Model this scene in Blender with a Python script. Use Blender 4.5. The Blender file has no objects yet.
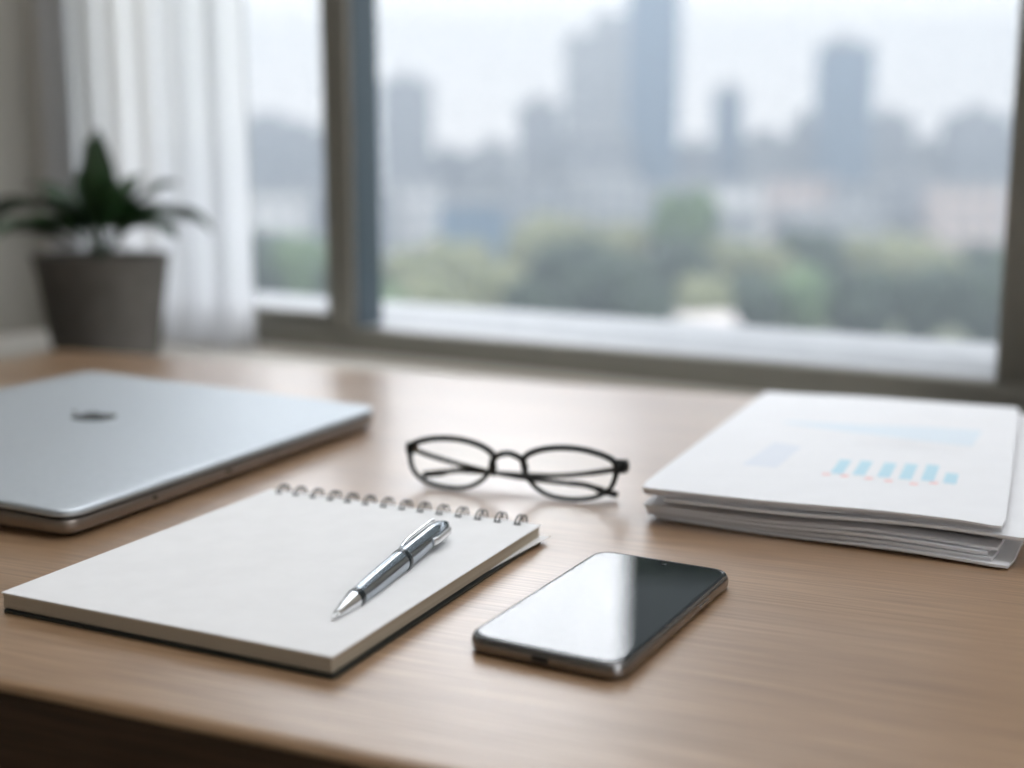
import bpy, bmesh, math, random
from mathutils import Vector, Matrix
R = math.radians
random.seed(7)
scene = bpy.context.scene
COL = scene.collection

# ------------------------------------------------------------------ camera
TZ = 0.75                                   # desk top height
cam = bpy.data.cameras.new('camera'); camo = bpy.data.objects.new('camera', cam); COL.objects.link(camo)
cam.sensor_width = 36.0; cam.lens = 36.0 * 1220 / 1024
camo.location = (0, 0, TZ + 0.21); camo.rotation_euler = (R(90 - 9.694), 0, 0)
cam.clip_start = 0.02; cam.clip_end = 3000
cam.dof.use_dof = True; cam.dof.focus_distance = 0.63; cam.dof.aperture_fstop = 2.9
scene.camera = camo

# ------------------------------------------------------------------ sky and exposure
scene.view_settings.view_transform = 'Standard'
scene.view_settings.look = 'None'
scene.view_settings.exposure = 0.0
scene.view_settings.gamma = 1.0
scene.view_settings.use_curve_mapping = False
world = bpy.data.worlds.new('overcast_sky'); scene.world = world; world.use_nodes = True
nt = world.node_tree; nt.nodes.clear()
wo = nt.nodes.new('ShaderNodeOutputWorld'); wb = nt.nodes.new('ShaderNodeBackground')
tc = nt.nodes.new('ShaderNodeTexCoord'); sx = nt.nodes.new('ShaderNodeSeparateXYZ')
rp = nt.nodes.new('ShaderNodeValToRGB')
nt.links.new(tc.outputs['Generated'], sx.inputs[0]); nt.links.new(sx.outputs['Z'], rp.inputs[0])
nt.links.new(rp.outputs[0], wb.inputs[0]); nt.links.new(wb.outputs[0], wo.inputs[0])
SKY = 1.0
HAZE = 0.0041                               # extinction per metre of the haze over the city
FILL = 3.55                                  # strength of the unseen fill panel added further down
wb.inputs[1].default_value = SKY
els = rp.color_ramp.elements
els[0].position = 0.0; els[0].color = (3.1, 2.98, 2.93, 1)
els[1].position = 1.0; els[1].color = (3.0, 3.1, 3.2, 1)
for pos, c in ((0.135, (2.7, 2.66, 2.62, 1)), (0.18, (4.2, 4.2, 4.35, 1)), (0.32, (6.2, 6.25, 6.5, 1)), (0.50, (5.2, 5.25, 5.5, 1))):
    e = els.new(pos); e.color = c

# ------------------------------------------------------------------ material helpers
def mat(name, color=(0.8, 0.8, 0.8), rough=0.5, metal=0.0, spec=0.5, **kw):
    m = bpy.data.materials.new(name); m.use_nodes = True
    b = m.node_tree.nodes['Principled BSDF']
    b.inputs['Base Color'].default_value = (*color, 1)
    b.inputs['Roughness'].default_value = rough
    b.inputs['Metallic'].default_value = metal
    b.inputs['Specular IOR Level'].default_value = spec
    for k, v in kw.items():
        b.inputs[k.replace('_', ' ')].default_value = v
    return m

def nodes(m):
    return m.node_tree.nodes, m.node_tree.links, m.node_tree.nodes['Principled BSDF']

def noise_color(m, c1, c2, scale=(20, 20, 20), detail=4, bump=0.0, lo=0.35, hi=0.65):
    n, l, b = nodes(m)
    t = n.new('ShaderNodeTexCoord'); mp = n.new('ShaderNodeMapping'); mp.inputs['Scale'].default_value = scale
    nz = n.new('ShaderNodeTexNoise'); nz.inputs['Scale'].default_value = 1.0; nz.inputs['Detail'].default_value = detail
    r = n.new('ShaderNodeValToRGB')
    r.color_ramp.elements[0].position = lo; r.color_ramp.elements[0].color = (*c1, 1)
    r.color_ramp.elements[1].position = hi; r.color_ramp.elements[1].color = (*c2, 1)
    l.new(t.outputs['Object'], mp.inputs[0]); l.new(mp.outputs[0], nz.inputs[0])
    l.new(nz.outputs['Fac'], r.inputs[0]); l.new(r.outputs[0], b.inputs['Base Color'])
    if bump:
        bp = n.new('ShaderNodeBump'); bp.inputs['Strength'].default_value = bump; bp.inputs['Distance'].default_value = 0.002
        l.new(nz.outputs['Fac'], bp.inputs['Height']); l.new(bp.outputs[0], b.inputs['Normal'])
    return m

def wood(name, dark, mid, light, rough=0.32):
    m = mat(name, mid, rough)
    n, l, b = nodes(m)
    t = n.new('ShaderNodeTexCoord')
    def nz(scale, sc, det, dist=0.0):
        mp = n.new('ShaderNodeMapping'); mp.inputs['Scale'].default_value = scale
        x = n.new('ShaderNodeTexNoise'); x.inputs['Scale'].default_value = sc; x.inputs['Detail'].default_value = det
        x.inputs['Distortion'].default_value = dist
        l.new(t.outputs['Object'], mp.inputs[0]); l.new(mp.outputs[0], x.inputs[0]); return x
    fine = nz((7, 260, 90), 2.0, 6, 0.2)          # long fine grain running along the desk
    broad = nz((1.2, 14, 8), 1.6, 3, 0.8)
    mix = n.new('ShaderNodeMath'); mix.operation = 'MULTIPLY_ADD'; mix.inputs[1].default_value = 0.76
    sc = n.new('ShaderNodeMath'); sc.operation = 'MULTIPLY'; sc.inputs[1].default_value = 0.24
    l.new(broad.outputs['Fac'], sc.inputs[0]); l.new(fine.outputs['Fac'], mix.inputs[0]); l.new(sc.outputs[0], mix.inputs[2])
    r = n.new('ShaderNodeValToRGB'); cr = r.color_ramp
    cr.elements[0].position = 0.37; cr.elements[0].color = (*dark, 1)
    cr.elements[1].position = 0.63; cr.elements[1].color = (*light, 1)
    e = cr.elements.new(0.5); e.color = (*mid, 1)
    l.new(mix.outputs[0], r.inputs[0]); l.new(r.outputs[0], b.inputs['Base Color'])
    bp = n.new('ShaderNodeBump'); bp.inputs['Strength'].default_value = 0.05; bp.inputs['Distance'].default_value = 0.0004
    l.new(fine.outputs['Fac'], bp.inputs['Height']); l.new(bp.outputs[0], b.inputs['Normal'])
    return m

def shader_mat(name):
    m = bpy.data.materials.new(name); m.use_nodes = True
    n = m.node_tree.nodes; n.clear()
    return m, n, m.node_tree.links, n.new('ShaderNodeOutputMaterial')

def clear_glass(name, tint=(1, 1, 1), ior=1.45, rough=0.0):
    m, n, l, o = shader_mat(name)
    f = n.new('ShaderNodeFresnel'); f.inputs[0].default_value = ior
    t = n.new('ShaderNodeBsdfTransparent'); t.inputs[0].default_value = (*tint, 1)
    g = n.new('ShaderNodeBsdfGlossy'); g.inputs['Roughness'].default_value = rough
    x = n.new('ShaderNodeMixShader')
    ge = n.new('ShaderNodeNewGeometry'); iv = n.new('ShaderNodeMath'); iv.operation = 'SUBTRACT'; iv.inputs[0].default_value = 1.0
    mu = n.new('ShaderNodeMath'); mu.operation = 'MULTIPLY'                     # reflect at the outer faces only, the pane is solid
    l.new(ge.outputs['Backfacing'], iv.inputs[1]); l.new(f.outputs[0], mu.inputs[0]); l.new(iv.outputs[0], mu.inputs[1])
    l.new(mu.outputs[0], x.inputs[0]); l.new(t.outputs[0], x.inputs[1]); l.new(g.outputs[0], x.inputs[2])
    l.new(x.outputs[0], o.inputs[0]); return m

# ------------------------------------------------------------------ mesh helpers
class MB:
    """collects shapes and links them as one mesh object"""
    def __init__(s): s.v = []; s.f = []
    def add(s, vs, fs):
        k = len(s.v); s.v += [tuple(p) for p in vs]; s.f += [tuple(i + k for i in f) for f in fs]; return s
    def box(s, x0, x1, y0, y1, z0, z1, M=None):
        P = [Vector((x, y, z)) for z in (z0, z1) for y in (y0, y1) for x in (x0, x1)]
        if M: P = [M @ p for p in P]
        return s.add(P, [(0, 2, 3, 1), (4, 5, 7, 6), (0, 1, 5, 4), (2, 6, 7, 3), (0, 4, 6, 2), (1, 3, 7, 5)])
    def loft(s, rings, cap0=True, cap1=True, closed=True):
        n = len(rings[0]); vs = [p for r in rings for p in r]; fs = []
        for i in range(len(rings) - 1):
            for j in range(n if closed else n - 1):
                a = i * n + j; b = i * n + (j + 1) % n
                fs.append((a, b, b + n, a + n))
        if cap0: fs.append(tuple(range(n - 1, -1, -1)))
        if cap1: fs.append(tuple(range((len(rings) - 1) * n, len(rings) * n)))
        return s.add(vs, fs)
    def slab(s, W, L, r, prof, x0=0, y0=0, seg=8):
        """rounded rectangle lofted through (inset, z) pairs"""
        rings = []
        for ins, z in prof:
            rr = max(r - ins, 0.0002); w = W / 2 - ins - rr; l = L / 2 - ins - rr; ring = []
            for cx, cy, a0 in ((w, l, 0), (-w, l, 90), (-w, -l, 180), (w, -l, 270)):
                for k in range(seg + 1):
                    a = R(a0 + 90 * k / seg); ring.append((x0 + cx + rr * math.cos(a), y0 + cy + rr * math.sin(a), z))
            rings.append(ring)
        return s.loft(rings)
    def lathe(s, prof, n=40, M=None, cap0=True, cap1=True):
        rings = []
        for r, z in prof:
            ring = [Vector((r * math.cos(2 * math.pi * k / n), r * math.sin(2 * math.pi * k / n), z)) for k in range(n)]
            rings.append([M @ p for p in ring] if M else ring)
        return s.loft(rings, cap0, cap1)
    def tube(s, pts, rad, n=10, closed=False, up=Vector((0, 0, 1)), flat=1.0):
        """rad: number or list; flat scales the section along the up direction"""
        pts = [Vector(p) for p in pts]; m = len(pts); rings = []
        for i, p in enumerate(pts):
            if closed: t = pts[(i + 1) % m] - pts[i - 1]
            else: t = pts[min(i + 1, m - 1)] - pts[max(i - 1, 0)]
            t.normalize(); side = t.cross(up)
            if side.length < 1e-4: side = t.cross(Vector((0, 1, 0.1)))
            side.normalize(); w = side.cross(t).normalized()
            r = rad[i] if isinstance(rad, (list, tuple)) else rad
            rings.append([p + side * (r * math.cos(2 * math.pi * k / n)) + w * (r * flat * math.sin(2 * math.pi * k / n)) for k in range(n)])
        if closed: rings.append(rings[0]); return s.loft(rings, False, False)
        return s.loft(rings)
    def map(s, fn): s.v = [tuple(fn(Vector(p))) for p in s.v]; return s
    def build(s, name, m, parent=None, M=None, smooth=35, bevel=0.0):
        me = bpy.data.meshes.new(name); me.from_pydata(s.v, [], s.f); me.update()
        bm = bmesh.new(); bm.from_mesh(me)
        bmesh.ops.remove_doubles(bm, verts=bm.verts, dist=1e-6)
        if bevel:
            es = [e for e in bm.edges if len(e.link_faces) == 2 and e.calc_face_angle(0) > R(40)]
            bmesh.ops.bevel(bm, geom=es, offset=bevel, segments=2, affect='EDGES', profile=0.5)
        bmesh.ops.recalc_face_normals(bm, faces=bm.faces)
        bm.to_mesh(me); bm.free()
        if smooth:
            me.polygons.foreach_set('use_smooth', [True] * len(me.polygons)); me.set_sharp_from_angle(angle=R(smooth))
        me.materials.append(m)
        o = bpy.data.objects.new(name, me); COL.objects.link(o)
        if M is not None: o.matrix_world = M
        if parent is not None: o.parent = parent
        return o

def tag(o, label=None, cat=None, group=None, kind=None):
    if label: o['label'] = label
    if cat: o['category'] = cat
    if group: o['group'] = group
    if kind: o['kind'] = kind
    return o

def thing(name, label, cat, loc=(0, 0, 0), yaw=0.0, group=None):
    o = bpy.data.objects.new(name, None); COL.objects.link(o); o.empty_display_size = 0.05
    o.location = loc; o.rotation_euler = (0, 0, yaw)
    return tag(o, label, cat, group)

# ------------------------------------------------------------------ materials
oak = wood('oak_veneer', (0.245, 0.140, 0.070), (0.335, 0.202, 0.108), (0.43, 0.275, 0.160), 0.32)
for k_, v_ in (('Coat Weight', 0.95), ('Coat Roughness', 0.33), ('Coat IOR', 1.65)): nodes(oak)[2].inputs[k_].default_value = v_
oak_shade = wood('oak_shaded', (0.045, 0.022, 0.010), (0.062, 0.031, 0.014), (0.08, 0.042, 0.02), 0.5)  # desk oak with the unlit front's darkness put into the colour
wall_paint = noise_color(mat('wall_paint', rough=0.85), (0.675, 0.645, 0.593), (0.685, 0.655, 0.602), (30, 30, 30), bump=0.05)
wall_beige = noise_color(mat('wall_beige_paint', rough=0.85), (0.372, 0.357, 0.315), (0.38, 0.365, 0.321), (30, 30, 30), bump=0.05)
ceiling_m = noise_color(mat('ceiling_paint', rough=0.9), (0.68, 0.67, 0.65), (0.72, 0.71, 0.69), (25, 25, 25))
floor_m = wood('floor_boards', (0.10, 0.065, 0.04), (0.15, 0.10, 0.062), (0.20, 0.135, 0.085), 0.4)
frame_m = noise_color(mat('window_frame_paint', rough=0.45), (0.175, 0.168, 0.145), (0.19, 0.182, 0.157), (60, 60, 60))
mullion_shade_m = mat('mullion_side_shade', (0.035, 0.055, 0.07), 0.35)  # shade and cool reflection of the mullion's side put into the colour
track_sheen_m = mat('track_and_sheen_grey', (0.36, 0.37, 0.40), 0.4)
stone_m = noise_color(mat('outer_sill_stone', rough=0.6), (0.29, 0.30, 0.32), (0.34, 0.35, 0.37), (25, 25, 25))
pane_m = clear_glass('window_glass', (0.985, 0.995, 0.995), 1.25)
lens_m = clear_glass('spectacle_lens', (0.98, 0.985, 0.98), 1.38)

# ------------------------------------------------------------------ the room (s along the window wall, n out through the window)
RM = Matrix.Rotation(R(-32.6), 4, 'Z')
S0, S1, N0, N1, CZ = -1.76, 2.0, -2.4, 1.30, 2.6
WIN_L, WIN_R, WIN_B, WIN_T = -1.70, -0.185, 0.717, 2.25
def struct(name, mb, m, bevel=0.0, parent=None, smooth=35):
    o = mb.build(name, m, parent, RM if parent is None else None, smooth, bevel)
    if parent is None: o['kind'] = 'structure'
    return o
struct('floor', MB().box(S0 - .2, S1 + .2, N0 - .2, N1 + .2, -0.1, 0.0), floor_m)
struct('ceiling', MB().box(S0 - .2, S1 + .2, N0 - .2, N1 + .2, CZ, CZ + 0.1), ceiling_m)
struct('wall_north', MB().box(S0 - .2, S1 + .2, N1, N1 + .2, 0, WIN_B).box(S0 - .2, S1 + .2, N1, N1 + .2, WIN_T, CZ)
       .box(S0 - .2, WIN_L, N1, N1 + .2, WIN_B, WIN_T).box(WIN_R, S1 + .2, N1, N1 + .2, WIN_B, WIN_T), wall_paint)
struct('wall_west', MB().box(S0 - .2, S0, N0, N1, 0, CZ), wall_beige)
E0, E1, EB, ET = -1.1, 0.1, 0.95, 2.05                            # unseen side window added in the east wall for fill light
struct('wall_east', MB().box(S1, S1 + .2, N0, N1, 0, EB).box(S1, S1 + .2, N0, N1, ET, CZ).box(S1, S1 + .2, N0, E0, EB, ET).box(S1, S1 + .2, E1, N1, EB, ET), wall_paint)
struct('wall_south', MB().box(S0 - .2, S1 + .2, N0 - .2, N0, 0, CZ), wall_paint)
struct('trim_1', MB().box(S0, -0.30, 1.045, N1, 0.68, 0.705), wall_paint, bevel=0.004)          # deep inner window board
struct('trim_2', MB().box(WIN_L - .05, WIN_R + .05, N1 + 0.06, N1 + 0.33, 0.70, 0.750), stone_m, bevel=0.004)   # outer sill

win = bpy.data.objects.new('window_1', None); COL.objects.link(win); win.matrix_world = RM; win['kind'] = 'structure'
F0, F1 = N1, N1 + 0.062
RAIL = 0.7515
MU0, MU1 = -1.137, -1.089
def wpart(name, mb, m, bevel=0.0025): return struct(name, mb, m, bevel, win)
wpart('bottom_rail', MB().box(WIN_L, WIN_R, F0, F0 + 0.03, WIN_B, RAIL), frame_m)
wpart('bottom_rail_sheen', MB().box(WIN_L + .05, WIN_R - .06, F0 + 0.0301, F1 - 0.002, WIN_B, RAIL - 0.0005), track_sheen_m)  # pale strip, the rail top's sky sheen put into its colour
wpart('sash_rail', MB().box(WIN_L + .05, MU0 - 0.0002, F0 + 0.012, F0 + 0.040, RAIL + 0.0001, RAIL + 0.016), frame_m)
wpart('top_rail', MB().box(WIN_L, WIN_R, F0, F1, WIN_T - 0.06, WIN_T), frame_m)
wpart('jamb', MB().box(WIN_L, WIN_L + .05, F0, F1, RAIL, WIN_T - 0.06), frame_m)
wpart('jamb', MB().box(WIN_R - .062, WIN_R, F0, F1, RAIL, WIN_T - 0.06), frame_m)
wpart('mullion', MB().box(MU0, MU1 - 0.002, F0 - 0.004, F1, RAIL, WIN_T - 0.06), frame_m)
wpart('mullion_shaded_side', MB().box(MU1 - 0.0019, MU1 + 0.001, F0 + 0.004, F1 - 0.004, RAIL, WIN_T - 0.06), mullion_shade_m, 0)  # thin strip carrying the painted shade of the mullion's side
wpart('glass_pane', MB().box(WIN_L + .045, MU0 + .004, F1 - 0.016, F1 - 0.012, RAIL - .004, WIN_T - 0.056), pane_m, 0)
wpart('glass_pane', MB().box(MU1 - .004, WIN_R - .058, F1 - 0.016, F1 - 0.012, RAIL - .004, WIN_T - 0.056), pane_m, 0)

fill_win = bpy.data.objects.new('added_fill_window', None); COL.objects.link(fill_win); fill_win.matrix_world = RM; fill_win['kind'] = 'structure'  # unseen window, added to fill the room from the side
for nm, bx in (('jamb', (E0, E0 + .06, EB, ET)), ('jamb', (E1 - .06, E1, EB, ET)), ('mullion', ((E0 + E1) / 2 - .03, (E0 + E1) / 2 + .03, EB + .06, ET - .06)), ('bottom_rail', (E0 + .06, E1 - .06, EB, EB + .06)), ('top_rail', (E0 + .06, E1 - .06, ET - .06, ET))):
    struct(nm, MB().box(S1 + .05, S1 + .11, bx[0], bx[1], bx[2], bx[3]), frame_m, 0.003, fill_win)
struct('glass_pane', MB().box(S1 + .08, S1 + .084, E0 + .05, E1 - .05, EB + .05, ET - .05), pane_m, 0, fill_win)

# unseen glowing panel added in the ceiling to brighten the desk
fill_panel = thing('added_fill_panel', 'unseen white fill panel added in the ceiling above the desk', 'fill_panel', RM @ Vector((-0.2, 0.78, CZ)), R(-32.6))
PLW, PLD = 2.2, 0.9
MB().box(-PLW / 2 - .03, PLW / 2 + .03, -PLD / 2 - .03, -PLD / 2, -0.012, 0.0).box(-PLW / 2 - .03, PLW / 2 + .03, PLD / 2, PLD / 2 + .03, -0.012, 0.0).box(-PLW / 2 - .03, -PLW / 2, -PLD / 2, PLD / 2, -0.012, 0.0).box(PLW / 2, PLW / 2 + .03, -PLD / 2, PLD / 2, -0.012, 0.0).build('frame', track_sheen_m, fill_panel)
dm, dn, dl, do = shader_mat('fill_emission'); de = dn.new('ShaderNodeEmission'); de.inputs[0].default_value = (0.96, 0.975, 1.0, 1); de.inputs[1].default_value = FILL; dl.new(de.outputs[0], do.inputs[0])
MB().box(-PLW / 2, PLW / 2, -PLD / 2, PLD / 2, -0.006, -0.001).build('fill_emitter', dm, fill_panel)

# unseen dark block added outside, upper right, for phone and desk to reflect
blocker_m = noise_color(mat('blocker_dark', rough=0.6), (0.028, 0.036, 0.039), (0.035, 0.045, 0.048), (2, 2, 2))
def poly_prism(pts, z0, z1):
    return MB().loft([[(x, y, z0) for x, y in pts], [(x, y, z1) for x, y in pts]])
blocker_mb = poly_prism([(0.60, 6.1), (0.86, 8.9), (10.0, 7.4), (10.0, 4.6)], 2.62, 6.0)
blocker_mb.loft([[(x, y, z) for x, y in ((8.0, 5.05), (8.0, 7.6), (9.9, 7.3), (9.9, 4.7))] for z in (-13.0, 2.7)])     # added core holding the block up, off to the side
blocker = blocker_mb.build('added_blocker', blocker_m)
blocker['kind'] = 'structure'

# ------------------------------------------------------------------ desk
YT = -0.392
desk = thing('desk', 'light oak desk in front of the window, everything else lies on it', 'desk', (0, 0, 0), YT)
U0, U1, V0, V1 = -1.083, 0.30, 0.366, 1.162
top = MB().slab(U1 - U0, V1 - V0, 0.022, [(0.028, TZ - 0.018), (0.004, TZ - 0.0062), (0.0006, TZ - 0.0048), (0, TZ - 0.0036), (0.0008, TZ - 0.0018), (0.0025, TZ - 0.0004), (0.005, TZ)], (U0 + U1) / 2, (V0 + V1) / 2)
top.build('tabletop', oak, desk)
MB().box(U0 + .06, U1 - .06, V0 + .030, V0 + .050, TZ - 0.16, TZ - 0.018).build('apron', oak_shade, desk, bevel=0.002)
MB().box(U0 + .06, U1 - .06, V1 - .30, V1 - .28, TZ - 0.30, TZ - 0.018).build('modesty_panel', oak_shade, desk, bevel=0.002)
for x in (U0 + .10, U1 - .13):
    MB().box(x, x + .03, V0 + .055, V1 - .31, 0, TZ - 0.018).build('leg', oak_shade, desk, bevel=0.002)

# ------------------------------------------------------------------ notebook
paper_m = noise_color(mat('notebook_paper', rough=0.75, spec=0.25), (0.88, 0.88, 0.885), (0.905, 0.905, 0.91), (60, 60, 60))
edge_m = mat('page_edges', (0.60, 0.55, 0.47), 0.85)
n_, l_, b_ = nodes(edge_m)
t_ = n_.new('ShaderNodeTexCoord'); mp_ = n_.new('ShaderNodeMapping'); mp_.inputs['Scale'].default_value = (3, 3, 1800)
nz_ = n_.new('ShaderNodeTexNoise'); nz_.inputs['Scale'].default_value = 1.0
r_ = n_.new('ShaderNodeValToRGB'); r_.color_ramp.elements[0].color = (0.36, 0.305, 0.23, 1); r_.color_ramp.elements[1].color = (0.56, 0.49, 0.385, 1)
l_.new(t_.outputs['Object'], mp_.inputs[0]); l_.new(mp_.outputs[0], nz_.inputs[0]); l_.new(nz_.outputs['Fac'], r_.inputs[0]); l_.new(r_.outputs[0], b_.inputs['Base Color'])
cover_m = mat('notebook_cover', (0.012, 0.018, 0.018), 0.35)
wire_m = mat('wire_dark_coated', (0.020, 0.021, 0.022), 0.28, 0.3)
nb = thing('notebook', 'blank white spiral-bound notebook lying open to a clean page under the pen', 'notebook', (-0.1159, 0.6270, TZ), -0.438)
NW, NL = 0.1914, 0.2185
MB().slab(NW, NL, 0.002, [(0, 0.0003), (0, 0.0015)], 0.0010, -0.0010).build('back_cover', cover_m, nb)
loose = MB()                                    # loosely curling last sheet that sticks out beyond the right edge
for k in range(1):
    rows = 16; ring = []
    vs = []; fs = []
    for i in range(rows + 1):
        y = -NL / 2 + 0.004 + (NL - 0.004) * i / rows; g = max(0.0, (i / rows - 0.45) / 0.55)
        for j in range(9):
            q = j / 8
            vs.append((NW / 2 - 0.03 + q * (0.0270 + 0.0085 * g * g), y + 0.001 * q * g, 0.00155 + 0.0016 * g * g * q * q))
    for i in range(rows):
        for j in range(8):
            a = i * 9 + j; fs.append((a, a + 1, a + 10, a + 9))
    m_ = len(vs)
    vs += [(x, y, z + 0.0004) for x, y, z in vs]
    fs += [tuple(m_ + x for x in reversed(f)) for f in fs]
    bd = [i * 9 + 8 for i in range(rows + 1)]
    fs += [(bd[i], bd[i + 1], bd[i + 1] + m_, bd[i] + m_) for i in range(rows)]
    e0 = list(range(9)); e1 = list(range(rows * 9, rows * 9 + 9))
    fs += [(e0[i], e0[i + 1], e0[i + 1] + m_, e0[i] + m_) for i in range(8)] + [(e1[i + 1], e1[i], e1[i] + m_, e1[i + 1] + m_) for i in range(8)]
    loose.add(vs, fs)
loose.build('curled_sheet', paper_m, nb)
MB().slab(NW - 0.0012, NL - 0.001, 0.0006, [(0.0003, 0.0020), (0, 0.0035), (0.0003, 0.0065), (0, 0.0093)], -0.0004, 0).build('page_block', edge_m, nb)
MB().slab(NW, NL, 0.0006, [(0, 0.00945), (0, 0.0100)]).build('top_page', paper_m, nb)
hole_m = mat('punched_hole', (0.02, 0.02, 0.02), 0.9)
NR_ = 14
for i in range(NR_):
    x = -0.0853 + (0.0827 + 0.0853) * i / (NR_ - 1)
    mb = MB()
    for dx in (-0.0013, 0.0013):
        pts = []
        for k in range(22):
            a = R(-12 + 250 * k / 21)           # from the hole in the page over the back edge and down behind
            pts.append((x + dx * (1 if k < 17 else 1.0), NL / 2 + 0.0005 - 0.0062 * math.cos(a) * (1.0 if a < 1.57 else 0.75), 0.0098 + 0.0042 * math.sin(a) * (1 if math.sin(a) > 0 else 1.3)))
        mb.tube(pts, 0.00052, 8, up=Vector((1, 0, 0)))
    a0 = R(-12)                                  # little bend joining the two wires at the hole
    y0 = NL / 2 + 0.0005 - 0.0062 * math.cos(a0); z0 = 0.0098 + 0.0042 * math.sin(a0) * 1.3 + 0.0004
    mb.tube([(x - 0.0013, y0, z0), (x, y0 - 0.0006, z0), (x + 0.0013, y0, z0)], 0.00042, 8, up=Vector((0, 0, 1)))
    o = mb.build('binding_ring', wire_m, nb)
    MB().slab(0.0044, 0.0030, 0.0006, [(0, 0.01001), (0, 0.01004)], x, NL / 2 - 0.0056).build('hole', hole_m, o)

# ------------------------------------------------------------------ pen on the notebook
pen_m = mat('pen_lacquer', (0.40, 0.44, 0.48), 0.17, 1.0)
chrome = mat('pen_chrome', (0.78, 0.79, 0.80), 0.14, 1.0)
dark_ring = mat('pen_dark_ring', (0.012, 0.02, 0.024), 0.2)
tip = Vector((-0.0815, 0.5295, TZ + 0.0118)); tail = Vector((-0.0372, 0.6640, TZ + 0.0166))
pl = (tail - tip).length
pen = thing('ballpoint_pen', 'slim grey metallic ballpoint pen with silver tip lying on the notebook page', 'pen', tip, math.atan2(tail.y - tip.y, tail.x - tip.x))
PR = Matrix.Rotation(R(90) - math.atan2(tail.z - tip.z, 0.14), 4, 'Y')      # lathe axis z -> along local x, rising slightly
def pm(prof, name, m, par=pen, n=28): return MB().lathe(prof, n, PR).build(name, m, par)
pm([(0.00068, 0.0), (0.00102, 0.0006), (0.00114, 0.003), (0.00181, 0.0036), (0.00295, 0.010), (0.00420, 0.0185), (0.00454, 0.0215)], 'tip_cone', chrome)
pm([(0.00460, 0.0215), (0.00476, 0.0222), (0.00488, 0.0255), (0.00476, 0.0262)], 'lower_ring', dark_ring)
pm([(0.00465, 0.0262), (0.00522, 0.040), (0.00568, 0.060), (0.00579, 0.076)], 'barrel', pen_m)
pm([(0.00585, 0.0760), (0.00602, 0.0763), (0.00602, 0.0805), (0.00585, 0.0808)], 'middle_ring', dark_ring)
pm([(0.00579, 0.0808), (0.00579, 0.100), (0.00556, 0.120), (0.00500, 0.1315), (0.00409, 0.1335)], 'upper_barrel', pen_m)
pm([(0.00341, 0.1335), (0.00341, 0.1370), (0.00306, 0.1385), (0.00205, pl - 0.0004), (0.00091, pl)], 'push_button', mat('pen_button_teal', (0.03, 0.055, 0.06), 0.2, 0.6))
def pen_clip(name, ang, x0, x1, m, w=0.0016, lift=0.0013):
    pts = []; c, s = math.cos(R(ang)), math.sin(R(ang))
    for k in range(13):
        q = k / 12; d = 0.0056 + lift * min(1, q * 5, (1 - q) * 9 + 0.25)
        p = PR @ Vector((0, 0, x0 + (x1 - x0) * q)); pts.append(Vector((p.x, p.y + d * c, p.z + d * s)))
    return MB().tube(pts, w, 10, up=Vector((0, c, s)), flat=0.45).build(name, m, pen)
pen_clip('clip', 48, 0.086, 0.132, chrome)
pen_clip('side_lever', 176, 0.109, 0.1325, mat('lever_silver', (0.80, 0.80, 0.80), 0.3, 0.85), w=0.0021, lift=0.0012)

# ------------------------------------------------------------------ phone
ph = thing('smartphone', 'black smartphone lying face up on the desk beside the notebook', 'phone', (0.0467, 0.5628, TZ), -0.501)
PW, PL = 0.0772, 0.1448
body_m = mat('phone_frame_metal', (0.30, 0.295, 0.295), 0.22, 1.0)
screen_m = mat('phone_screen_glass', (0.004, 0.007, 0.009), 0.015, 0.0, 0.5, IOR=2.3)
bezel_m = mat('phone_bezel_black', (0.004, 0.004, 0.005), 0.12)
def arc_prof(r, z0, z1, n=7):
    h = (z1 - z0) / 2; return [(r - r * math.cos(R(-90 + 180 * k / (n - 1))) , z0 + h + h * math.sin(R(-90 + 180 * k / (n - 1)))) for k in range(n)]
MB().slab(PW, PL, 0.0105, arc_prof(0.0019, 0.0004, 0.0078, 11), seg=12).build('body', body_m, ph)
MB().slab(PW - 0.0026, PL - 0.0026, 0.0095, [(0, 0.0077), (0, 0.00792), (0.0006, 0.0081)], seg=12).build('bezel', bezel_m, ph)
scr = MB().slab(PW - 0.0060, PL - 0.0066, 0.0080, [(0, 0.00805), (0.0001, 0.00814)], seg=12).build('screen', screen_m, ph)
mb = MB().lathe([(0.0017, 0.0), (0.0017, 0.00004)], 20).map(lambda p: p + Vector((0.0035, 0.0640, 0.00815)))
fc = mb.build('front_camera', mat('camera_ring_black', (0.001, 0.001, 0.001), 0.6, 0.0, 0.1), ph)
MB().lathe([(0.0008, 0.0), (0.0008, 0.00003)], 16).map(lambda p: p + Vector((0.0035, 0.0640, 0.00820))).build('camera_lens', mat('camera_lens_blue', (0.012, 0.016, 0.022), 0.3, 0.0, 0.2), fc)
MB().slab(0.0085, 0.0008, 0.0003, [(0, 0.00815), (0, 0.00818)], -0.0055, 0.0668).build('earpiece', bezel_m, ph)
dark_m = mat('dark_cavity', (0.004, 0.004, 0.004), 0.6)
MB().slab(0.0085, 0.0026, 0.0012, [(0, 0), (0, 0.0006)]).map(lambda p: Vector((p.x + 0.0, -PL / 2 - 0.0004 + p.z, 0.0041 + p.y))).build('charging_port', dark_m, ph)
for k in range(5):
    MB().lathe([(0.0005, 0), (0.0005, 0.0006)], 12).map(lambda p, k=k: Vector((0.010 + 0.0022 * k + p.x, -PL / 2 - 0.0002 + p.z, 0.0041 + p.y))).build('speaker_hole', dark_m, ph)
MB().slab(0.0018, 0.012, 0.0008, [(0, 0), (0, 0.0006), (0.0003, 0.0009)]).map(lambda p: Vector((PW / 2 - 0.0004 + p.z, 0.028 + p.y, 0.0042 + p.x))).build('power_button', body_m, ph)

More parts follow.
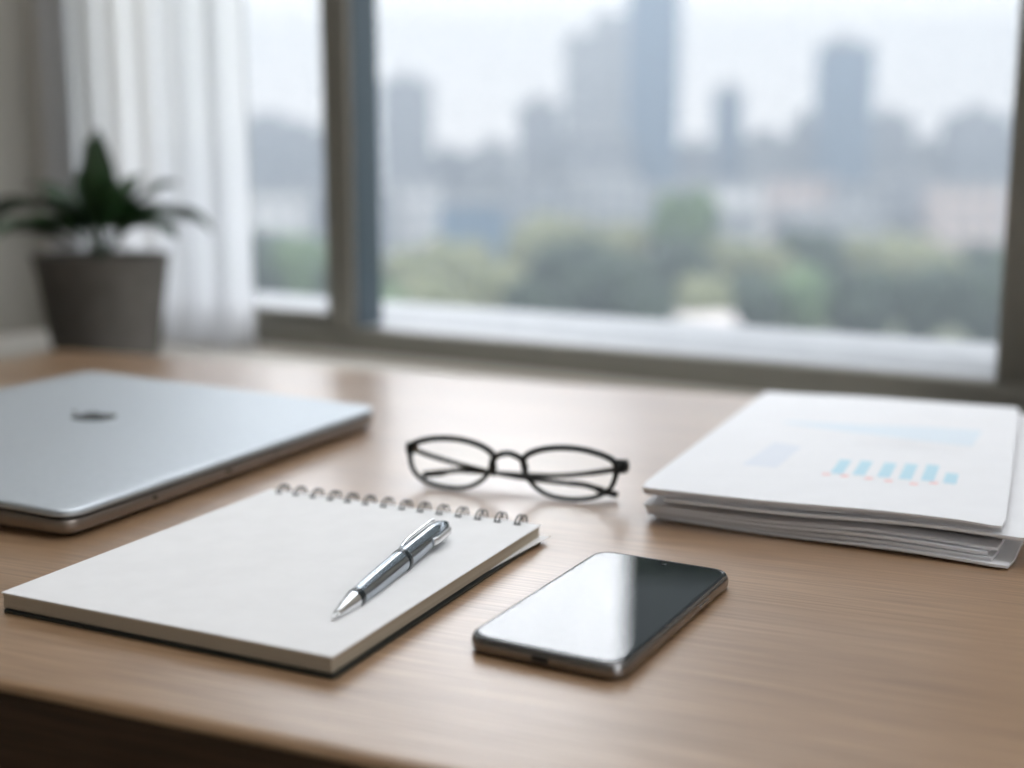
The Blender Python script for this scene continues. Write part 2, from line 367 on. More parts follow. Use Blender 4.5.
# ------------------------------------------------------------------ eyeglasses
acetate = mat('acetate_black', (0.007, 0.009, 0.009), 0.30, 0.0, 0.35)
hinge_m = mat('hinge_metal', (0.35, 0.30, 0.25), 0.3, 1.0)
gl = thing('eyeglasses', 'black-framed reading glasses folded on the desk between laptop and papers', 'glasses', (-0.0035, 0.7850, TZ), R(-20.5))
gl.scale = (1.03, 1.03, 1.03)
def smooth_path(pts, k=8, closed=False):
    P = [Vector(p) for p in pts]; Q = []; n = len(P)
    for i in range(n if closed else n - 1):
        if closed: p0, p1, p2, p3 = P[i - 1], P[i], P[(i + 1) % n], P[(i + 2) % n]
        else: p0, p1, p2, p3 = P[max(i - 1, 0)], P[i], P[i + 1], P[min(i + 2, n - 1)]
        for j in range(k):
            t = j / k
            Q.append(0.5 * ((2 * p1) + (p2 - p0) * t + (2 * p0 - 5 * p1 + 4 * p2 - p3) * t * t + (3 * p1 - p0 - 3 * p2 + p3) * t ** 3))
    if not closed: Q.append(P[-1])
    return Q
RIM = ((-0.98, 0.42), (-0.78, 0.74), (-0.38, 0.95), (0.08, 1.0), (0.52, 0.90), (0.88, 0.68), (1.0, 0.40), (0.99, -0.05), (0.88, -0.52), (0.58, -0.86), (0.12, -1.0), (-0.36, -0.93), (-0.70, -0.62), (-0.92, -0.12))
LCX, LHW, LHH = 0.0402, 0.0306, 0.0160
def rim_pts(sgn, grow=0.0):
    out = []
    for u, w in RIM:
        x = sgn * (LCX + u * (LHW + grow)); z = 0.0182 + w * (LHH + grow)
        out.append((x, 0.0045 * (z / 0.034) + 0.0035 * (x / 0.075) ** 2, z))
    return smooth_path(out, 5, True)
front = MB()
for sgn in (-1, 1):
    P = rim_pts(sgn)
    front.tube(P, [0.0016 + 0.0005 * max(0.0, min(1.0, (p[2] - 0.012) / 0.016)) for p in P], 10, closed=True, up=Vector((0, 1, 0)), flat=1.15)
front.build('rims', acetate, gl)
MB().tube(smooth_path([(-0.0118, 0.0032, 0.0175), (-0.0108, 0.003, 0.0225), (-0.0072, 0.0028, 0.0262), (0, 0.0026, 0.0282), (0.0072, 0.0028, 0.0262), (0.0108, 0.003, 0.0225), (0.0118, 0.0032, 0.0175)], 5),
          0.0020, 12, up=Vector((0, 1, 0)), flat=1.2).build('bridge', acetate, gl)
for sgn in (-1, 1):
    a = rim_pts(sgn, -0.0003); b = [p + Vector((0, 0.0012, 0)) for p in a]
    MB().loft([a, b]).build('lens', lens_m, gl)
    e = MB().tube(smooth_path([(0.0688 * sgn, 0.0060, 0.0248), (0.0722 * sgn, 0.0070, 0.0246), (0.0742 * sgn, 0.0105, 0.0240), (0.0744 * sgn, 0.0170, 0.0228)], 4), [0.0014] * 2 + [0.0021] * 11, 14, up=Vector((0, 0, 1)), flat=2.2).build('end_piece', acetate, gl)
    MB().box(0.0712 * sgn - .0014, 0.0712 * sgn + .0014, 0.0135, 0.0175, 0.0205, 0.0255).build('hinge', hinge_m, e, bevel=0.0004)
    MB().slab(0.0030, 0.0085, 0.0014, [(0.0006, 0), (0, 0.0008), (0.0006, 0.0017)]).map(lambda p, s=sgn: Vector((s * 0.0105 + s * p.x * 0.8 - s * 0.25 * p.y, 0.0048 + p.z, 0.0150 + p.y))).build('nose_pad', acetate, gl)
# folded temples: one lies just behind the other
def temple(pts, rad):
    Q = smooth_path(pts); n = len(Q)
    rr = [rad[min(int(i / n * len(rad)), len(rad) - 1)] for i in range(n)]
    return MB().tube(Q, rr, 12, up=Vector((0, 0, 1)), flat=1.5).build('temple', acetate, gl)
temple([(-0.0740, 0.0165, 0.0222), (-0.060, 0.0185, 0.0178), (-0.030, 0.0200, 0.0118), (0.000, 0.0205, 0.0082), (0.030, 0.0200, 0.0074), (0.046, 0.0195, 0.0074), (0.058, 0.0180, 0.0052), (0.0690, 0.0160, 0.0036)], [0.0012, 0.0011, 0.0011, 0.0013, 0.0016])
temple([(0.0740, 0.0170, 0.0222), (0.060, 0.0240, 0.0168), (0.030, 0.0262, 0.0106), (0.000, 0.0265, 0.0086), (-0.030, 0.0262, 0.0080), (-0.046, 0.0255, 0.0076), (-0.058, 0.0240, 0.0052), (-0.0690, 0.0220, 0.0036)], [0.0012, 0.0011, 0.0011, 0.0013, 0.0016])

# ------------------------------------------------------------------ laptop
alu = noise_color(mat('aluminium_silver', rough=0.58, metal=1.0), (0.54, 0.58, 0.615), (0.565, 0.605, 0.64), (200, 200, 200))
alu_side = mat('aluminium_desk_tint', (0.33, 0.29, 0.26), 0.42, 1.0)  # base metal with the desk's tan reflection put into the colour
lap = thing('laptop', 'closed silver laptop with rounded corners at the desk edge beside the plant', 'laptop', (-0.187 - 0.155 * 0.9163, 0.85 + 0.155 * 0.4005, TZ), R(-23.6))
LW, LL = 0.315, 0.3615
SLOPE = 0.034
def wedge(k0=1.0):
    def fn(p):
        q = (LW / 2 - p.x); return Vector((p.x, p.y, p.z + SLOPE * q * min(1.0, max(0.0, (p.z - 0.004) / 0.006)) * k0))
    return fn
MB().slab(LW - 0.001, LL - 0.001, 0.014, [(0.012, 0.0022), (0.004, 0.0025), (0.0012, 0.0036), (0.0002, 0.0052), (0, 0.0070), (0, 0.0106), (0.0004, 0.0112), (0.002, 0.0114)], seg=10).map(wedge()).build('base', alu_side, lap)
MB().slab(LW - 0.005, LL - 0.005, 0.012, [(0, 0.0112), (0, 0.0132)], seg=10).map(wedge()).build('seam', dark_m, lap)
lid = MB().slab(LW, LL, 0.015, [(0.0010, 0.0130), (0.0002, 0.0133), (0, 0.0142), (0.0003, 0.0158), (0.0010, 0.0168), (0.0022, 0.0174), (0.0040, 0.0177)], seg=12).map(wedge()).build('lid', alu, lap)
logo_m = mat('logo_dark_inlay', (0.10, 0.105, 0.11), 0.25, 0.6)
def apple_outline():
    # bitten-apple outline, about 40 mm tall, stem end at +y
    import cmath
    pts = []
    for k in range(60):
        a = R(90 + 360 * k / 60); x, y = 0.0170 * math.cos(a), 0.0175 * math.sin(a)
        y += -0.0035 * math.exp(-(x / 0.0045) ** 2) * (1 if y > 0 else -0.6)
        x *= 1.0 + 0.10 * (y / 0.0175)
        d = math.hypot(x - 0.0215, y - 0.003)
        if d < 0.0105:                              # the bite
            x = 0.0215 + (x - 0.0215) * 0.0105 / max(d, 1e-5) ; y = 0.003 + (y - 0.003) * 0.0105 / max(d, 1e-5)
            if x > 0.0215: x = 0.0215 - (x - 0.0215)
        pts.append((x, y))
    return pts
LZ = 0.0177 + SLOPE * LW / 2
logo = MB()
ap = apple_outline()
logo.loft([[(x, y, 0) for x, y in ap], [(x, y, 0.0001) for x, y in ap]])
lf = [(0.0075 * math.cos(R(a)) * 0.38 + 0.0, 0.0078 * math.sin(R(a))) for a in range(0, 360, 20)]
lf = [(0.004 + x * 0.8 + y * 0.5, 0.0235 + y * 0.75) for x, y in lf]
logo.loft([[(x, y, 0) for x, y in lf], [(x, y, 0.0001) for x, y in lf]])
# logo stands upright towards the long near edge, follows the lid's slope
def on_lid(p):
    x, y = -p.y, p.x                                # turn a quarter
    x += -0.010; y += 0.026
    return Vector((x, y, 0.01775 + SLOPE * (LW / 2 - x) + p.z))
logo.map(on_lid).build('logo', logo_m, lid)
for yy, wdt in ((-0.028, 0.0060), (-0.105, 0.0035), (0.03, 0.0030)):
    MB().slab(wdt, 0.0022, 0.001, [(0, 0), (0, 0.0005)]).map(lambda p, yy=yy: Vector((LW / 2 - 0.0008 + p.z, yy + p.x, 0.0082 + p.y))).build('port', dark_m, lap)
foot_m = mat('rubber_foot', (0.02, 0.02, 0.02), 0.8)
for sx_ in (-1, 1):
    for sy_ in (-1, 1):
        MB().lathe([(0.007, 0.0002), (0.0075, 0.001), (0.0075, 0.0032)], 20).map(lambda p, a=sx_, b=sy_: p + Vector((a * (LW / 2 - 0.03), b * (LL / 2 - 0.03), 0))).build('foot', foot_m, lap)

# ------------------------------------------------------------------ stack of papers
sheet_m = noise_color(mat('office_paper', rough=0.7, spec=0.3), (0.82, 0.83, 0.855), (0.84, 0.85, 0.875), (40, 40, 40))
sheet_shade_m = noise_color(mat('office_paper_edge_shade', rough=0.8, spec=0.3), (0.62, 0.62, 0.64), (0.72, 0.72, 0.73), (10, 10, 900))  # edge streaks, greyed in colour for the shade between sheaves
PC = Vector((0.2479, 0.8407)); PYAW = -0.4258; SW, SL = 0.2071, 0.3677
def wav(x, y, k=1.0):
    return 0.0007 * k * (math.sin(x * 26 + 0.6) + 0.6 * math.sin(x * 47 + y * 9 + 1.0))
def sheaf(name, label, z0, t, dx, dy, dyaw, m, W=SW, L=SL, k=1.0, curl=0.0, seed=0, group='papers stacked on the desk'):
    o = thing(name, label, 'papers', (PC.x + dx * math.cos(PYAW) - dy * math.sin(PYAW), PC.y + dx * math.sin(PYAW) + dy * math.cos(PYAW), TZ), PYAW + R(dyaw), group)
    nx, ny = 30, 24; vs = []; fs = []
    def zz(x, y):
        c = max(0.0, x / (W / 2) - 0.80) / 0.2 * max(0.0, -y / (L / 2) - 0.86) / 0.14
        return z0 + wav(x, y, k) - curl * c
    rc = 0.006
    def xy(i, j):
        x = -W / 2 + W * i / nx; y = -L / 2 + L * j / ny
        return x, y
    for lay in (0, 1):
        for j in range(ny + 1):
            for i in range(nx + 1):
                x, y = xy(i, j)
                if i in (0, nx) and j in (0, ny) : x *= 0.985; y *= 0.992       # softened corner
                vs.append((x, y, zz(x, y) + t * lay))
    n1 = (nx + 1) * (ny + 1)
    for j in range(ny):
        for i in range(nx):
            a = j * (nx + 1) + i; q = (a, a + 1, a + nx + 2, a + nx + 1)
            fs.append(tuple(reversed(q))); fs.append(tuple(n1 + w for w in q))
    bd = [i for i in range(nx + 1)] + [j * (nx + 1) + nx for j in range(1, ny + 1)] + [ny * (nx + 1) + i for i in range(nx - 1, -1, -1)] + [j * (nx + 1) for j in range(ny - 1, 0, -1)]
    for i in range(len(bd)):
        a, b = bd[i], bd[(i + 1) % len(bd)]; fs.append((a, b, b + n1, a + n1))
    MB().add(vs, fs).build('sheets', m, o, smooth=30)
    return o, (lambda x, y: zz(x, y) + t)
G = 0.0003
sheaf('paper_sheaf', 'lowest sheaf of white paper in the stack, resting on the desk', 0.0016, 0.0016, 0.0170, 0.0075, -4.6, sheet_m, k=0.9)
sheaf('paper_sheaf', 'second sheaf from the bottom of the paper stack, sticking out at its near corner', 0.0038, 0.0018, 0.0070, 0.0085, -3.6, sheet_shade_m, k=1.1, W=SW - .004)
sheaf('paper_sheaf', 'third sheaf from the bottom of the paper stack, a wavy white bundle', 0.0064, 0.0018, 0.0030, 0.0090, -2.8, sheet_m, k=1.3, W=SW - .006)
sheaf('paper_sheaf', 'white sheaf fourth from the bottom of the paper stack, just below the dark gap', 0.0090, 0.0016, 0.0010, 0.0100, -1.6, sheet_m, k=1.4)
sheaf('paper_sheaf', 'recessed sheaf inside the shadowed gap in the middle of the paper stack', 0.0114, 0.0040, 0.0060, 0.0220, 0.4, sheet_shade_m, k=1.4)
sheaf('paper_sheaf', 'third sheaf from the top of the paper stack, jutting out beyond the chart page', 0.0162, 0.0016, 0.0090, 0.0060, 0.8, sheet_m, k=1.2)
sheaf('paper_sheaf', 'second sheaf from the top of the paper stack, directly under the chart page', 0.0184, 0.0028, -0.0060, 0.0100, 1.0, sheet_shade_m, k=1.0)
rep, rz = sheaf('printed_report', 'top white report page printed with pale blue bar and area charts', 0.0222, 0.0013, -0.0055, 0.0060, 0.9, sheet_m, k=0.8, curl=0.0010)
ink_blue = mat('ink_blue', (0.50, 0.72, 0.82), 0.7); ink_pale = mat('ink_pale_blue', (0.72, 0.80, 0.87), 0.7)
ink_lav = mat('ink_grey_blue', (0.74, 0.78, 0.85), 0.7); ink_red = mat('ink_pink', (0.88, 0.62, 0.62), 0.7); ink_grey = mat('ink_grey', (0.78, 0.79, 0.82), 0.7)
def ink(quads, name, m, lift=0.00012):
    mb = MB()
    for q in quads:
        n = len(q); g = []
        # subdivide so the print follows the page
        a, b, c, d = [Vector((*p, 0)) for p in q]; N = 6
        vs = []
        for i in range(N + 1):
            for j in range(N + 1):
                u, v = i / N, j / N; p = (a * (1 - u) + b * u) * (1 - v) + (d * (1 - u) + c * u) * v
                vs.append((p.x, p.y, rz(p.x, p.y) + lift))
        fs = [(i * (N + 1) + j, (i + 1) * (N + 1) + j, (i + 1) * (N + 1) + j + 1, i * (N + 1) + j + 1) for i in range(N) for j in range(N)]
        mb.add(vs, fs)
    return mb.build(name, m, rep)
bars = []
for x0, h in ((-0.002, .040), (0.0115, .041), (0.0265, .041), (0.0395, .044), (0.0525, .046), (0.0655, .028)):
    y0 = -0.104 + (0.0 if x0 < .05 else .002)
    bars.append([(x0, y0), (x0 + 0.0075, y0), (x0 + 0.0075, y0 + h), (x0, y0 + h)])
ink(bars, 'bar_chart', ink_blue)
ink([[(x - 0.0024, y - 0.0030), (x + 0.0024, y - 0.0030), (x + 0.0024, y + 0.0034), (x - 0.0024, y + 0.0034)] for x, y in ((-0.004, -.108), (0.0075, -.109), (0.0225, -.111), (0.0345, -.113), (0.0495, -.114), (0.0605, -.106))], 'chart_markers', ink_red)
ink([[(-0.0596, -0.100), (-0.0370, -0.100), (-0.0330, -0.030), (-0.0540, -0.022)]], 'square_chart', ink_lav)
ink([[(-0.062, 0.050), (-0.007, 0.028), (0.0, 0.060), (-0.060, 0.058)], [(-0.007, 0.028), (0.040, 0.018), (0.044, 0.072), (0.0, 0.060)], [(0.040, 0.018), (0.076, 0.016), (0.080, 0.076), (0.044, 0.072)]], 'area_chart', ink_pale)
ink([[(0.0, 0.004 - 0.008 * k), (0.070 - 0.01 * (k % 2), 0.004 - 0.008 * k), (0.070 - 0.01 * (k % 2), 0.0055 - 0.008 * k), (0.0, 0.0055 - 0.008 * k)] for k in range(3)], 'text_lines', ink_grey)

# ------------------------------------------------------------------ potted plant on the window board
PX, PY, PZ = -0.568, 1.695, 0.705
plant = thing('potted_plant', 'dark green broad-leaved plant in a grey pot in front of the curtain', 'plant', (PX, PY, PZ), 0.0)
pot_m = noise_color(mat('pot_matte_grey', rough=0.8), (0.085, 0.078, 0.068), (0.11, 0.10, 0.088), (40, 40, 40), bump=0.1)
MB().lathe([(0.066, 0.0), (0.070, 0.002), (0.090, 0.140), (0.0915, 0.146), (0.091, 0.148), (0.086, 0.148), (0.0845, 0.140), (0.084, 0.128)], 56).build('pot', pot_m, plant)
soil_m = noise_color(mat('potting_soil', rough=0.95), (0.012, 0.009, 0.007), (0.05, 0.036, 0.025), (120, 120, 120), bump=0.6)
MB().lathe([(0.0838, 0.125), (0.0838, 0.131), (0.05, 0.135), (0.01, 0.136)], 40).build('soil', soil_m, plant)
leaf_m = noise_color(mat('leaf_green', rough=0.38), (0.010, 0.030, 0.010), (0.022, 0.060, 0.018), (14, 14, 14))
def leaf(az, length, width, rise, droop, h0=0.135, stem=0.05, roll=0.0, name='leaf'):
    d = Vector((math.cos(R(az)), math.sin(R(az)), 0)); side = Vector((-d.y, d.x, 0)); N = 16
    pts = []
    p = Vector((0.006 * d.x, 0.006 * d.y, h0)); ang = R(rise)
    seg = (length + stem) / N
    for i in range(N + 1):
        pts.append((p.copy(), ang)); p = p + (d * math.cos(ang) + Vector((0, 0, 1)) * math.sin(ang)) * seg
        ang -= R(droop) / N
    vs = []; fs = []; M = 6
    for i, (q, a) in enumerate(pts):
        t = (i * seg - stem) / length
        w = 0.0022 if t <= 0 else max(0.0012, width * (math.sin(math.pi * min(1, t) ** 0.75) ** 0.8))
        up = (-d * math.sin(a) + Vector((0, 0, 1)) * math.cos(a))
        for j in range(M + 1):
            u = -1 + 2 * j / M
            vs.append(q + side * (u * w) + up * (abs(u) ** 1.3 * w * 0.55 + 0.006 * math.sin(t * 9) * u * u * (w / width)))
    for i in range(N):
        for j in range(M):
            a = i * (M + 1) + j; fs.append((a, a + 1, a + M + 2, a + M + 1))
    m1 = len(vs); vs2 = [Vector(v) - Vector((0, 0, 0.0008)) for v in vs]
    fs2 = [tuple(m1 + k for k in reversed(f)) for f in fs]
    MB().add(vs + vs2, fs + fs2).build(name, leaf_m, plant, smooth=60)
for L in ((2, .140, .028, 76, 128), (178, .145, .030, 80, 130), (204, .150, .028, 44, 76), (95, .135, .026, 90, 8), (268, .12, .022, 87, 14),
          (330, .11, .026, 62, 100), (140, .12, .027, 70, 80), (45, .11, .026, 64, 90), (230, .12, .027, 62, 100), (300, .10, .024, 78, 60),
          (190, .125, .028, 76, 100), (14, .11, .026, 80, 70), (120, .11, .026, 78, 45), (160, .115, .026, 76, 70), (60, .10, .024, 80, 50)):
    leaf(*L)
MB().tube([(0, 0, 0.128), (0.002, 0.001, 0.15), (0.001, 0.002, 0.175)], [0.006, 0.005, 0.003], 10).build('stem', leaf_m, plant)

# ------------------------------------------------------------------ sheer curtain
m, n, l, o = shader_mat('sheer_voile')
df = n.new('ShaderNodeBsdfDiffuse'); df.inputs[0].default_value = (0.86, 0.86, 0.87, 1)
tl = n.new('ShaderNodeBsdfTranslucent'); tl.inputs[0].default_value = (0.85, 0.86, 0.89, 1)
tp = n.new('ShaderNodeBsdfTransparent')
m1 = n.new('ShaderNodeMixShader'); m1.inputs[0].default_value = 0.92; m2 = n.new('ShaderNodeMixShader'); m2.inputs[0].default_value = 0.10
l.new(df.outputs[0], m1.inputs[1]); l.new(tl.outputs[0], m1.inputs[2]); l.new(m1.outputs[0], m2.inputs[1]); l.new(tp.outputs[0], m2.inputs[2]); l.new(m2.outputs[0], o.inputs[0])
sheer = m
cur = bpy.data.objects.new('sheer_curtain', None); COL.objects.link(cur); cur.matrix_world = RM
tag(cur, 'white sheer curtain hanging in soft folds beside the window', 'curtain')
vs = []; fs = []; NX, NZ = 150, 14
for j in range(NZ + 1):
    z = 0.712 + (2.56 - 0.712) * j / NZ
    for i in range(NX + 1):
        q = i / NX; s = -1.715 + 0.455 * q
        vs.append((s + 0.004 * math.sin(q * 40), 1.274 + 0.013 * math.sin(q * 47 + 0.8 * math.sin(q * 9)) + 0.004 * math.sin(q * 90 + z), z))
for j in range(NZ):
    for i in range(NX):
        a = j * (NX + 1) + i; fs.append((a, a + 1, a + NX + 2, a + NX + 1))
MB().add(vs, fs).build('fabric', sheer, cur, smooth=180)
MB().box(-1.75, -0.2, 1.262, 1.288, 2.56, 2.60).build('curtain_track', track_sheen_m, cur, bevel=0.002)

# ------------------------------------------------------------------ outside: ground, trees, city, haze
GZ = -13.0
struct('ground', MB().box(-420, 420, 2, 620, GZ - 0.5, GZ).map(lambda p: RM.inverted() @ p), noise_color(mat('park_ground', rough=0.95), (0.10, 0.12, 0.07), (0.20, 0.21, 0.14), (0.03, 0.03, 0.03)))
F = 1237.7; HY = 175.6
def face_mat(name, wall, glass, fx=3.2, fz=3.3):
    m = mat(name, wall, 0.7); n, l, b = nodes(m)
    t = n.new('ShaderNodeTexCoord'); br = n.new('ShaderNodeTexBrick'); mp = n.new('ShaderNodeMapping')
    sp = n.new('ShaderNodeSeparateXYZ'); cb = n.new('ShaderNodeCombineXYZ'); ad = n.new('ShaderNodeMath'); ad.operation = 'ADD'
    l.new(t.outputs['Object'], sp.inputs[0]); l.new(sp.outputs['X'], ad.inputs[0]); l.new(sp.outputs['Y'], ad.inputs[1])
    l.new(ad.outputs[0], cb.inputs[0]); l.new(sp.outputs['Z'], cb.inputs[1])
    br.offset = 0.0; br.inputs['Color1'].default_value = (*glass, 1); br.inputs['Color2'].default_value = (*[c * 0.8 for c in glass], 1); br.inputs['Mortar'].default_value = (*wall, 1)
    br.inputs['Scale'].default_value = 1.0; br.inputs['Brick Width'].default_value = fx; br.inputs['Row Height'].default_value = fz; br.inputs['Mortar Size'].default_value = 0.75
    l.new(cb.outputs[0], br.inputs[0]); l.new(br.outputs[0], b.inputs['Base Color'])
    return m
fm_pale = face_mat('facade_pale', (0.50, 0.50, 0.50), (0.20, 0.24, 0.28))
fm_blue = face_mat('facade_blue_glass', (0.12, 0.19, 0.27), (0.06, 0.12, 0.19), 2.2, 3.3)
fm_mid = face_mat('facade_grey', (0.32, 0.33, 0.35), (0.12, 0.15, 0.19))
fm_white = face_mat('facade_white', (0.72, 0.70, 0.70), (0.30, 0.32, 0.36))
fm_pink = face_mat('facade_warm', (0.66, 0.54, 0.50), (0.26, 0.24, 0.26))
roof_m = mat('roof_grey', (0.36, 0.36, 0.37), 0.9)
def tower(x0, x1, ytop, d, m, label, step=None, depth=None, group=None, cap=True):
    """footprint from its bearing and distance; height from its roof line"""
    xa, xb = (x0 - 512) / F * d, (x1 - 512) / F * d; w = xb - xa; h = (HY - ytop) / F * d + 0.96 - GZ; dp = depth or max(8, w * 0.9)
    o = thing('building', label, 'building', ((xa + xb) / 2, d + dp / 2, GZ), 0.0, group)
    MB().box(-w / 2, w / 2, -dp / 2, dp / 2, 0, h).build('body', m, o, smooth=0)
    MB().box(-w / 2 - .3, w / 2 + .3, -dp / 2 - .3, dp / 2 + .3, h, h + 0.8).build('roof_parapet', roof_m, o, smooth=0)
    if step:
        a, b, hh = step
        MB().box(-w / 2 + a * w, -w / 2 + b * w, -dp / 4, dp / 3, h + 0.8, h + 0.8 + hh).build('upper_storey', m, o, smooth=0)
    elif cap:
        MB().box(-w * .2, w * .15, -dp * .1, dp * .2, h + 0.8, h + 3.4).build('roof_plant', roof_m, o, smooth=0)
    return o
tower(566, 626, 42, 330, fm_pale, 'pale slab tower stepped at the roof, joined beside the tallest dark tower', step=(0.45, 1.0, 6))
tower(629, 677, -70, 300, fm_blue, 'tallest blue-grey tower rising out of the top of the window view')
tower(518, 562, 108, 310, fm_mid, 'mid-height grey block at the foot of the pale stepped tower')
tower(382, 430, 86, 300, fm_mid, 'grey-blue block showing just beside the window mullion')
tower(716, 741, 94, 350, fm_blue, 'narrow lone blue tower between the two highest towers')
tower(822, 869, 50, 320, fm_blue, 'second tallest blue tower in the right half of the skyline')
tower(796, 820, 122, 345, fm_mid, 'grey block leaning against the second tallest tower, on its mullion side')
tower(871, 912, 120, 340, fm_mid, 'grey block attached to the far side of the second tallest tower')
tower(955, 1010, 118, 330, fm_mid, 'wide grey block next to the outer window jamb')
tower(226, 300, 124, 340, fm_mid, 'wide grey block seen through the narrow window pane beside the curtain')
tower(305, 372, 132, 310, fm_mid, 'grey block behind the window mullion')
lowrise = [(150, 225, 150, 270, fm_mid), (425, 470, 156, 330, fm_mid), (472, 516, 150, 345, fm_pale), (680, 715, 148, 340, fm_mid), (744, 795, 140, 350, fm_pale), (913, 953, 148, 345, fm_pale), (1012, 1080, 140, 300, fm_mid), (562, 630, 138, 290, fm_mid)]
for x0, x1, yt, d, m_ in lowrise:
    tower(x0, x1, yt, d, m_, 'hazy lower block standing in a gap of the skyline between the towers', group='lower skyline blocks')
mids = [(230, 300, 196, 200, fm_white), (305, 390, 190, 210, fm_mid), (392, 440, 186, 215, fm_white), (438, 505, 204, 190, fm_blue), (508, 570, 180, 230, fm_mid), (572, 640, 176, 240, fm_pale), (644, 690, 190, 220, fm_mid), (692, 765, 186, 215, fm_white),
        (768, 835, 180, 225, fm_pink), (838, 885, 188, 220, fm_mid), (888, 940, 178, 235, fm_mid), (943, 1006, 186, 215, fm_pink), (1010, 1090, 184, 220, fm_white), (690, 760, 215, 170, fm_mid), (790, 880, 216, 172, fm_mid)]
for x0, x1, yt, d, m_ in mids:
    nm = {'facade_pink': ''}.get(m_.name, '')
    word = {'facade_warm': 'low warm-toned block in the hazy belt between trees and towers', 'facade_white': 'low white block in the hazy belt between trees and towers',
            'facade_grey': 'low grey block in the hazy belt between trees and towers', 'facade_pale': 'low pale block in the hazy belt between trees and towers, below the stepped tower',
            'facade_blue_glass': 'low dark blue block in the hazy belt, above the yellowish treetops'}[m_.name]
    tower(x0, x1, yt, d, m_, word, group='low blocks behind the trees', cap=False)
# small pale-roofed house among the near trees
hs = thing('house', 'small pale-roofed house among the trees just above the outer sill', 'house', (( 702 - 512) / F * 92, 92, GZ), R(12))
MB().box(-2.6, 2.6, -2, 2, 0, 2.3).build('walls', mat('house_wall', (0.72, 0.66, 0.62), 0.8), hs, smooth=0)
MB().loft([[(-2.9, -2.3, 2.3), (2.9, -2.3, 2.3), (2.9, 2.3, 2.3), (-2.9, 2.3, 2.3)], [(-2.6, -0.1, 3.6), (2.6, -0.1, 3.6), (2.6, 0.1, 3.6), (-2.6, 0.1, 3.6)]]).build('roof', mat('house_roof', (0.60, 0.55, 0.54), 0.8), hs, smooth=0)

bark = noise_color(mat('bark', rough=0.9), (0.05, 0.035, 0.025), (0.10, 0.075, 0.055), (3, 3, 1))
def foliage(name, a, b): return noise_color(mat(name, rough=0.8, spec=0.2), a, b, (0.9, 0.9, 0.9), detail=6, bump=0.0)
fol = [foliage('foliage_dark', (0.020, 0.030, 0.024), (0.05, 0.070, 0.048)), foliage('foliage_green', (0.050, 0.085, 0.045), (0.12, 0.17, 0.085)), foliage('foliage_yellowish', (0.10, 0.115, 0.065), (0.21, 0.215, 0.13))]
def crown_mesh(w, h, seed):
    rnd = random.Random(seed); bm = bmesh.new()
    for k in range(11):
        a = rnd.uniform(0, 6.28); q = rnd.uniform(0.0, 0.62); zc = rnd.uniform(0.28, 0.78)
        if k == 0: q, zc = 0, 0.55
        r = (0.44 if k == 0 else rnd.uniform(0.2, 0.34))
        M = Matrix.Translation((math.cos(a) * q * w / 2, math.sin(a) * q * w / 2, zc * h)) @ Matrix.Diagonal((r * w, r * w, r * h * 0.95, 1))
        bmesh.ops.create_icosphere(bm, subdivisions=3, radius=1.0, matrix=M)
    for v in bm.verts:
        from mathutils import noise
        v.co += v.normal * (noise.noise(v.co * 1.1 + Vector((seed, 0, 0))) * 0.10 * w + noise.noise(v.co * 3.1) * 0.05 * w)
    me = bpy.data.meshes.new('crown'); bm.to_mesh(me); bm.free()
    me.polygons.foreach_set('use_smooth', [True] * len(me.polygons)); return me
crowns = [crown_mesh(1.0 * 6, 6, s) for s in (3, 11, 23)]
for c in crowns: c.materials.append(fol[1])
TL = ['dark green tree in the hazy park below the skyline', 'fresh green tree in the hazy park below the skyline', 'yellowish-green tree in the hazy park below the skyline']
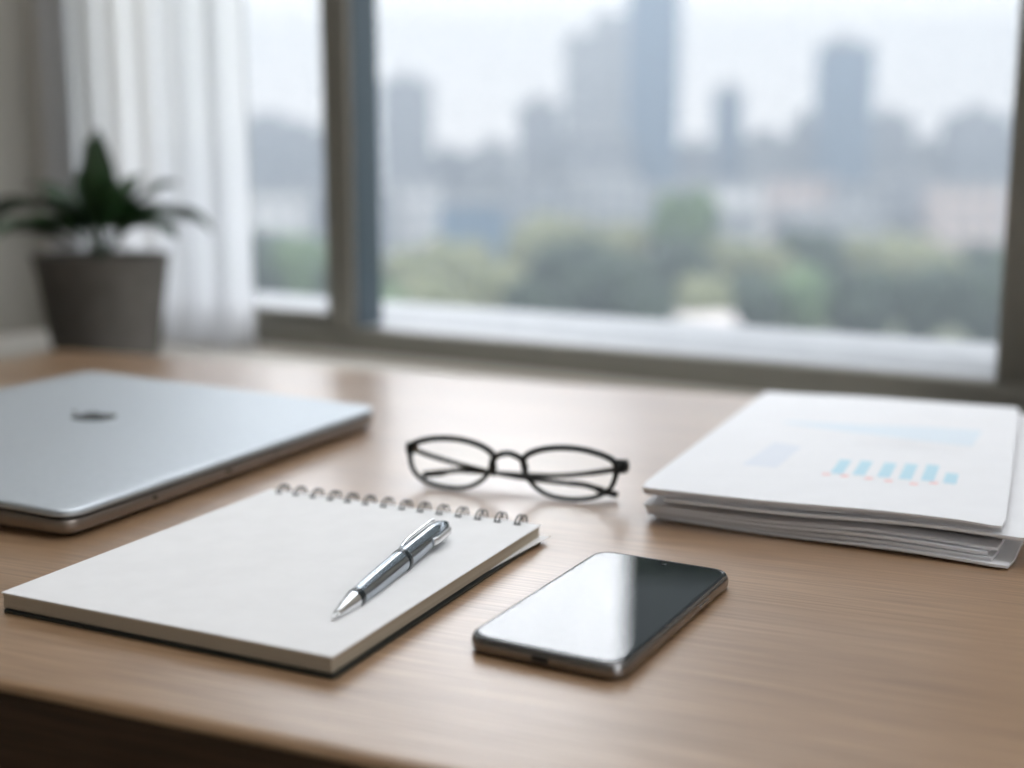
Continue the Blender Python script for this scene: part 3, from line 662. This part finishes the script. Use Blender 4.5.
trees = [  # bearing px, crown width px, top px, distance, kind
    (262, 60, 232, 120, 0), (312, 60, 240, 112, 1), (352, 60, 245, 110, 0), (404, 66, 250, 112, 2), (455, 66, 244, 118, 2), (430, 70, 272, 96, 2), (492, 60, 262, 100, 2),
    (536, 64, 219, 130, 2), (578, 60, 216, 132, 2), (622, 56, 222, 128, 2), (560, 66, 244, 108, 0), (604, 74, 246, 104, 0), (642, 60, 258, 100, 0), (690, 58, 196, 125, 1), (684, 62, 232, 110, 0),
    (736, 64, 238, 122, 2), (776, 60, 246, 116, 2), (752, 66, 268, 98, 0), (706, 56, 276, 96, 2), (820, 60, 234, 118, 0), (808, 60, 262, 100, 1), (852, 66, 236, 124, 2), (900, 64, 238, 122, 2), (946, 60, 244, 118, 2),
    (872, 62, 268, 98, 0), (930, 60, 270, 97, 0), (984, 58, 240, 118, 0), (990, 62, 268, 96, 0), (1040, 66, 240, 116, 1), (215, 66, 238, 114, 1), (655, 50, 284, 92, 0), (540, 60, 284, 92, 0), (380, 60, 282, 92, 1)]
for i, (px, wpx, yt, d, kind) in enumerate(trees):
    x = (px - 512) / F * d; w = wpx / F * d * 1.15; ztop = 0.96 - (yt - HY) / F * d; h = ztop - GZ
    tr = thing('tree', TL[kind], 'tree', (x, d, GZ), 0.0, 'park trees')
    me = crowns[i % 3]
    c = bpy.data.objects.new('crown', me); COL.objects.link(c); c.parent = tr
    ch = h * 0.92; c.location = (0, 0, h - ch); c.scale = (w / 6, w / 6, ch / 6); c.rotation_euler = (0, 0, i * 1.7)
    c.material_slots[0].link = 'OBJECT'; c.material_slots[0].material = fol[kind]
    MB().tube([(0, 0, 0), (0.1, 0, h * .3), (0, 0.1, h * .5)], [0.28, 0.22, 0.12], 8).build('trunk', bark, tr)

m, n, l, o = shader_mat('city_haze')
vs_ = n.new('ShaderNodeVolumeScatter'); vs_.inputs['Color'].default_value = (0.315, 0.352, 0.395, 1); vs_.inputs['Density'].default_value = HAZE
va_ = n.new('ShaderNodeVolumeAbsorption'); va_.inputs['Color'].default_value = (0.315, 0.352, 0.395, 1); va_.inputs['Density'].default_value = HAZE
ad_ = n.new('ShaderNodeAddShader'); l.new(vs_.outputs[0], ad_.inputs[0]); l.new(va_.outputs[0], ad_.inputs[1]); l.new(ad_.outputs[0], o.inputs['Volume'])
hz = MB().box(-330, 330, 12, 440, GZ + 0.05, 52).build('haze', m, smooth=0)
tag(hz, 'pale bluish haze hanging over the park and the city', 'haze', kind='stuff')
